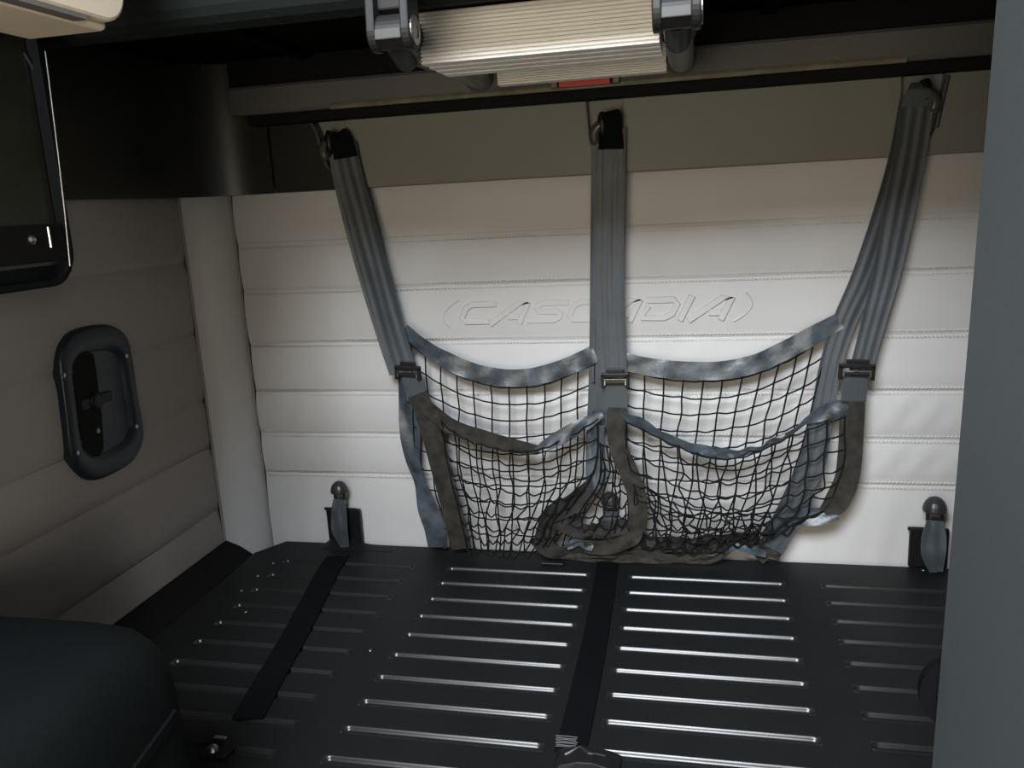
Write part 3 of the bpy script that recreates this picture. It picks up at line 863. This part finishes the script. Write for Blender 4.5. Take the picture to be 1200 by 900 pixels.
# slack tangle in the middle and in the right pocket's foot
net_panel([(703, 520, -0.046), (715, 524, -0.048), (730, 530, -0.050)], [(650, 636, -0.056), (700, 644, -0.056), (744, 638, -0.056)],
          [(703, 520, -0.046), (702, 560, -0.050), (676, 604, -0.054), (650, 636, -0.056)], [(730, 530, -0.050), (738, 560, -0.054), (744, 600, -0.056), (744, 638, -0.056)], 7, 9, 2.2, 3.0, 45)
net_panel([(742, 560, -0.056), (780, 585, -0.062), (830, 600, -0.062), (900, 600, -0.054)], [(756, 640, -0.056), (800, 644, -0.056), (850, 640, -0.055), (905, 630, -0.050)],
          [(742, 560, -0.056), (748, 600, -0.060), (756, 640, -0.056)], [(900, 600, -0.054), (904, 615, -0.052), (905, 630, -0.050)], 9, 5, 4.5, 4.0, 46)


# ================================================================== hooks carrying the straps
def hook(px, py, side, label):
    c = PY(px, py, -0.02)
    h = empty('strap_hook', (c[0], -0.004, c[2]), label, 'hook', 'hooks under the upper bunk rail')
    MB().box(c[0] - 0.012, c[0] + 0.012, -0.010, -0.002, c[2] - 0.02, c[2] + 0.024).build('back_plate', 'black_plastic', h, bevel=0.002)
    pts = [(c[0] - side * 0.002, -0.008, c[2] - 0.004), (c[0] - side * 0.002, -0.024, c[2] - 0.010), (c[0] - side * 0.002, -0.036, c[2] - 0.004), (c[0] - side * 0.002, -0.038, c[2] + 0.012), (c[0], -0.034, c[2] + 0.022)]
    MB().tube(spline(pts, 4), 0.0075, 10).build('hook_arm', 'black_plastic', h, smooth=True)
    pts = [(c[0] - 0.013 * side, -0.030, c[2] - 0.022), (c[0] - 0.0155 * side, -0.034, c[2] - 0.006), (c[0] - 0.008 * side, -0.036, c[2] + 0.004), (c[0], -0.036, c[2] + 0.006)]
    MB().tube(spline(pts, 4), [0.004] + [0.0085] * 11 + [0.006], 10).build('latch', 'charcoal_plastic', h, smooth=True)
    return h


hook(393, 172, 1, 'black hook in the trim pocket nearest the padded corner')
hook(709, 152, 1, 'black hook in the trim pocket below the ladder')
hook(1079, 116, -1, 'black hook in the trim pocket beside the closet')
# strap ends folded over the hooks
ribbon([(396, 156, -0.040, .55), (400, 163, -0.043, .8), (405, 185, -0.040)], W_STRAP * 0.9, 'strap_loop', 'webbing_black', net, ridges=0, seed=31)
ribbon([(716, 130, -0.040, .5), (717, 137, -0.045, .75), (716, 152, -0.042, .85), (716, 175, -0.038)], W_STRAP * 0.85, 'strap_loop', 'webbing_black', net, ridges=0, seed=32)
ribbon([(1078, 98, -0.040, .5), (1077, 106, -0.045, .8), (1074, 125, -0.041)], W_STRAP * 0.85, 'strap_loop', 'webbing', net, ridges=0, seed=33)

# ================================================================== recessed latch in the left wall
lt = empty('recessed_latch', PX(115, 470, XL), 'dark oval recessed latch with four screws set in the left wall', 'latch')
corner = [(66, 425), (70, 405), (84, 388), (110, 381), (130, 382), (146, 395), (153, 425), (158, 460), (165, 500), (164, 520), (152, 542), (125, 558), (104, 563), (88, 552), (80, 535), (74, 490)]
out = [PX(a, b, XL + 0.004) for a, b in corner]
cen = sum(out) / len(out)
out = [np.array(p) for p in spline([*out, out[0]], 3)[:-1]]


def ring(scale, x, dy=0.0): return [(x, cen[1] + (p[1] - cen[1]) * scale + dy, cen[2] + (p[2] - cen[2]) * scale) for p in out]


MB().loft([ring(1.0, XL - 0.004), ring(1.0, XL + 0.006), ring(0.985, XL + 0.009), ring(0.955, XL + 0.0105), ring(0.77, XL + 0.0105), ring(0.74, XL + 0.009), ring(0.665, XL + 0.003)], cap=False).build('bezel', 'navy_plastic', lt, smooth=True)
MB().loft([ring(0.665, XL + 0.0045), ring(0.60, XL + 0.003), ring(0.3, XL + 0.0028), ring(0.01, XL + 0.0028)], cap=False).build('cup', 'navy_plastic', lt, smooth=True)
sl = [PX(a, b, XL + 0.003) for a, b in ((84, 412), (94, 408), (108, 415), (112, 440), (118, 490), (120, 525), (112, 540), (100, 536), (92, 500), (86, 450))]
MB().prism(sl, (0.003, 0, 0)).build('slot', 'black_matte', lt, bevel=0.001)
a = PX(112, 470, XL + 0.006)
mb = MB().lathe((XL + 0.003, a[1], a[2]), (1, 0, 0), [(0, 0.014), (0.006, 0.013), (0.008, 0.008), (0.0085, 0.001)], 20)
mb.box(XL + 0.003, XL + 0.007, a[1] - 0.030, a[1] + 0.036, a[2] - 0.008, a[2] + 0.008)
mb.build('lever', 'black_plastic', lt, bevel=0.002)
a = PX(114, 505, XL + 0.006)
MB().lathe((XL + 0.005, a[1], a[2]), (1, 0, 0), [(0, 0.004), (0.003, 0.0035), (0.0035, 0.001)], 10).build('pin', 'dull_steel', lt)
for px, py in ((75, 440), (148, 417), (160, 500), (91, 531)):
    s = PX(px, py, XL + 0.0105)
    MB().lathe((XL + 0.010, s[1], s[2]), (1, 0, 0), [(0, 0.0038), (0.001, 0.0034), (0.0016, 0.002), (0.0017, 0.0001)], 12).build('screw', 'steel', lt)

# ================================================================== dark hanging cabinet with recessed panel
XT = -0.60
cb = empty('hanging_cabinet', (XT, -0.9, 1.15), 'black hanging cabinet with recessed glossy panel below the beige locker', 'cabinet')
yf = -0.633; zb0, zt0 = Z0 - 0.058, 1.62


def rr_ring(x, inset, r=0.03):
    y1, z0, z1, y0 = yf - inset, zb0 + inset, zt0 - inset, -1.28 + inset
    pts = []
    for cy, cz, a0 in ((y1 - r, z0 + r, -math.pi / 2), (y1 - r, z1 - r, 0), (y0 + r, z1 - r, math.pi / 2), (y0 + r, z0 + r, math.pi)):
        pts += [(x, cy + r * math.cos(a), cz + r * math.sin(a)) for a in np.linspace(a0, a0 + math.pi / 2, 6)]
    return pts


MB().loft([rr_ring(XL + 0.0225, 0), rr_ring(XT - 0.004, 0), rr_ring(XT, 0.003), rr_ring(XT, 0.006), rr_ring(XT - 0.001, 0.0065), rr_ring(XT - 0.012, 0.008)]).build('cabinet_shell', 'seat_vinyl', cb)
MB().box(XT - 0.0118, XT - 0.010, -1.25, yf - 0.010, zb0 + 0.02, zt0 - 0.02).build('recessed_panel', 'screen_black', cb)
MB().tube([PX(53, 60, XT + 0.001), PX(60, 115, XT + 0.001), PX(68, 180, XT + 0.001), PX(76, 250, XT + 0.001), PX(82, 312, XT + 0.001)], 0.0008, 6).build('edge_glint', 'dull_steel', cb, label='thin bright glint along the recess edge')  # steel line drawn as the glint on the recess edge
a, b = PX(-40, 272, XT - 0.006), PX(70, 262, XT - 0.006)
c2 = PX(72, 305, XT - 0.006)
bkt = MB().box(XT - 0.010, XT - 0.002, -1.1, b[1], c2[2], b[2]).build('bracket', 'black_matte', cb, bevel=0.002)
s = PX(37, 281, XT - 0.002)
MB().lathe((XT - 0.0025, s[1], s[2]), (1, 0, 0), [(0, 0.0045), (0.002, 0.0043), (0.003, 0.003), (0.0022, 0.0018), (0.0022, 0.0001)], 14).build('screw', 'steel', bkt)
u, v = PX(56, 266, XT), PX(60, 290, XT)
MB().tube([u, v], 0.0012, 6).build('pin', 'steel', bkt)
u, v = PX(28, 62, XT - 0.008), PX(43, 88, XT - 0.008)
MB().tube([u, v], 0.0012, 6).build('panel_glint', 'dull_steel', cb)  # short steel stroke drawn as a glint on the panel

MB().box(XL - 0.004, -0.62, -1.28, -0.80, 0.90, zb0 - 0.001).build('unseen_shade_box', 'seat_vinyl', cb, bevel=0.006)  # unseen box added under the cabinet to shade the lower left wall

# beige overhead locker
bl = empty('overhead_locker', (-0.50, -1.1, Z0 + 0.155), 'beige overhead locker with a rounded lower corner above the black cabinet', 'locker')
x0, x1, y1, z0, z1 = -0.545, -0.457, -0.70, Z0 + 0.152, 1.75
r = 0.028
pf = [(y1 - r + r * math.cos(a), z0 + 0.004 + r + r * math.sin(a)) for a in np.linspace(-math.pi / 2, 0, 8)] + [(y1, z1), (-1.31, z1), (-1.31, z0 + 0.004)]
MB().prism([(x1 - 0.010, y, z) for y, z in pf], (0.010, 0, 0)).build('locker_side', 'beige_plastic', bl, bevel=0.003)
MB().box(x0, x1 - 0.012, -1.31, y1 - 0.012, z0, z1).build('box_body', 'beige_plastic', bl, bevel=0.004)
MB().box(x1 - 0.013, x1 - 0.0005, -1.31, y1 - 0.05, z0 + 0.001, z0 + 0.0045).build('shadow_gap', 'cab_lining', bl)

# ================================================================== closet edge at the right
cl = empty('closet', (0.19, -0.95, 0.0), 'plain blue grey closet panel standing in front of the bunk', 'closet')
e0, e1 = PY(1163, 0, -0.76), PY(1088, 900, -0.76)
mb = MB()
sl_ = (e0[0] - e1[0]) / (e0[2] - e1[2])
xe = lambda z: e1[0] + sl_ * (z - e1[2])
poly = [(xe(0.0), 0.0), (xe(2.3), 2.3)]
mb.loft([[(xe(z) + 0.0, -1.45, z), (xe(z), -0.768, z), (xe(z) + 0.008, -0.76, z), (XR - 0.004, -0.76, z), (XR - 0.004, -1.45, z)] for z in (0.001, 0.5, 1.0, 1.5, 2.0, 2.34)])
mb.build('closet_body', 'partition_grey', cl)
p = PY(1114, 805, -0.75)
MB().lathe((p[0] + 0.006, -0.7605, p[2]), (0, 1, 0), [(0, 0.030), (0.010, 0.029), (0.014, 0.022), (0.0145, 0.001)], 24).build('rubber_bumper', 'webbing_black', cl, label='round black rubber bumper')

# ================================================================== seat back corner at lower left
se = empty('seat', (-0.66, -0.95, 0.0), 'dark seat back with rounded shoulder in front of the bunk', 'seat')
sx0, sx1, sy0, sy1, sz1 = -0.845, -0.452, -1.20, -0.745, Z0 - 0.346
mb = MB()
rings = []
for k, (ins, z) in enumerate([(0.0, 0.02), (0.0, 0.4), (0.0, sz1 - 0.075), (0.002, sz1 - 0.05), (0.007, sz1 - 0.028), (0.015, sz1 - 0.013), (0.028, sz1 - 0.003), (0.046, sz1 + 0.001), (0.09, sz1 + 0.003), (0.14, sz1 + 0.003)]):
    rr_ = 0.045
    pts = []
    X0, X1, Y0_, Y1_ = sx0 + ins, sx1 - ins - 0.018 * (z < 0.72) * (0.72 - z), sy0 + ins, sy1 - ins
    for cx, cy, a0 in ((X1 - rr_, Y1_ - rr_, 0), (X0 + rr_, Y1_ - rr_, math.pi / 2), (X0 + rr_, Y0_ + rr_, math.pi), (X1 - rr_, Y0_ + rr_, math.pi * 1.5)):
        pts += [(cx + rr_ * math.cos(a), cy + rr_ * math.sin(a), z) for a in np.linspace(a0, a0 + math.pi / 2, 6)]
    rings.append(pts)
mb.loft(rings); mb.build('seat_shell', 'seat_vinyl', se, smooth=True)
pts = [PX(206, 838, sx1 + 0.001), PX(192, 858, sx1 + 0.001), PX(176, 880, sx1 + 0.001), PX(158, 905, sx1 + 0.001)]
MB().loft([[(p[0] - 0.002, p[1], p[2] - 0.006), (p[0] + 0.0015, p[1], p[2] - 0.005), (p[0] + 0.0015, p[1], p[2] + 0.005), (p[0] - 0.002, p[1], p[2] + 0.006)] for p in pts]).build('seat_seam', 'webbing_black', se)

# unseen tall box added ahead of the seat to block daylight on the left
tl = empty('unseen_light_blocker', (-0.65, -1.5, 0.0), 'unseen tall grey box added ahead of the seat to shade the left side', 'locker')
MB().box(XL - 0.01, -0.60, -1.75, -1.32, 0.0, 2.45).build('box_body', 'cab_lining', tl, bevel=0.01)
MB().box(-0.5995, -0.592, -1.72, -1.35, 0.05, 2.35).build('blocker_front', 'cab_lining', tl, bevel=0.004)

# small steel bracket by the seat on the deck
p = PZ(249, 878, ZB + 0.004)
fb = empty('latch_plate', (p[0], p[1], ZB), 'small steel latch plate with bolt on the deck by the seat', 'latch')
MB().box(p[0] - 0.012, p[0] + 0.022, p[1] - 0.012, p[1] + 0.014, ZB - 0.0005, ZB + 0.003).build('plate', 'black_plastic', fb, bevel=0.001)
MB().lathe((p[0], p[1], ZB + 0.003), (0, 0, 1), [(0, 0.007), (0.004, 0.006), (0.006, 0.003), (0.0062, 0.0001)], 14).build('bolt', 'dull_steel', fb, smooth=True)
q = PZ(258, 867, ZB + 0.004)
MB().box(q[0] - 0.008, q[0] + 0.008, q[1] - 0.003, q[1] + 0.003, ZB - 0.001, ZB + 0.008).build('catch', 'steel', fb, bevel=0.001)
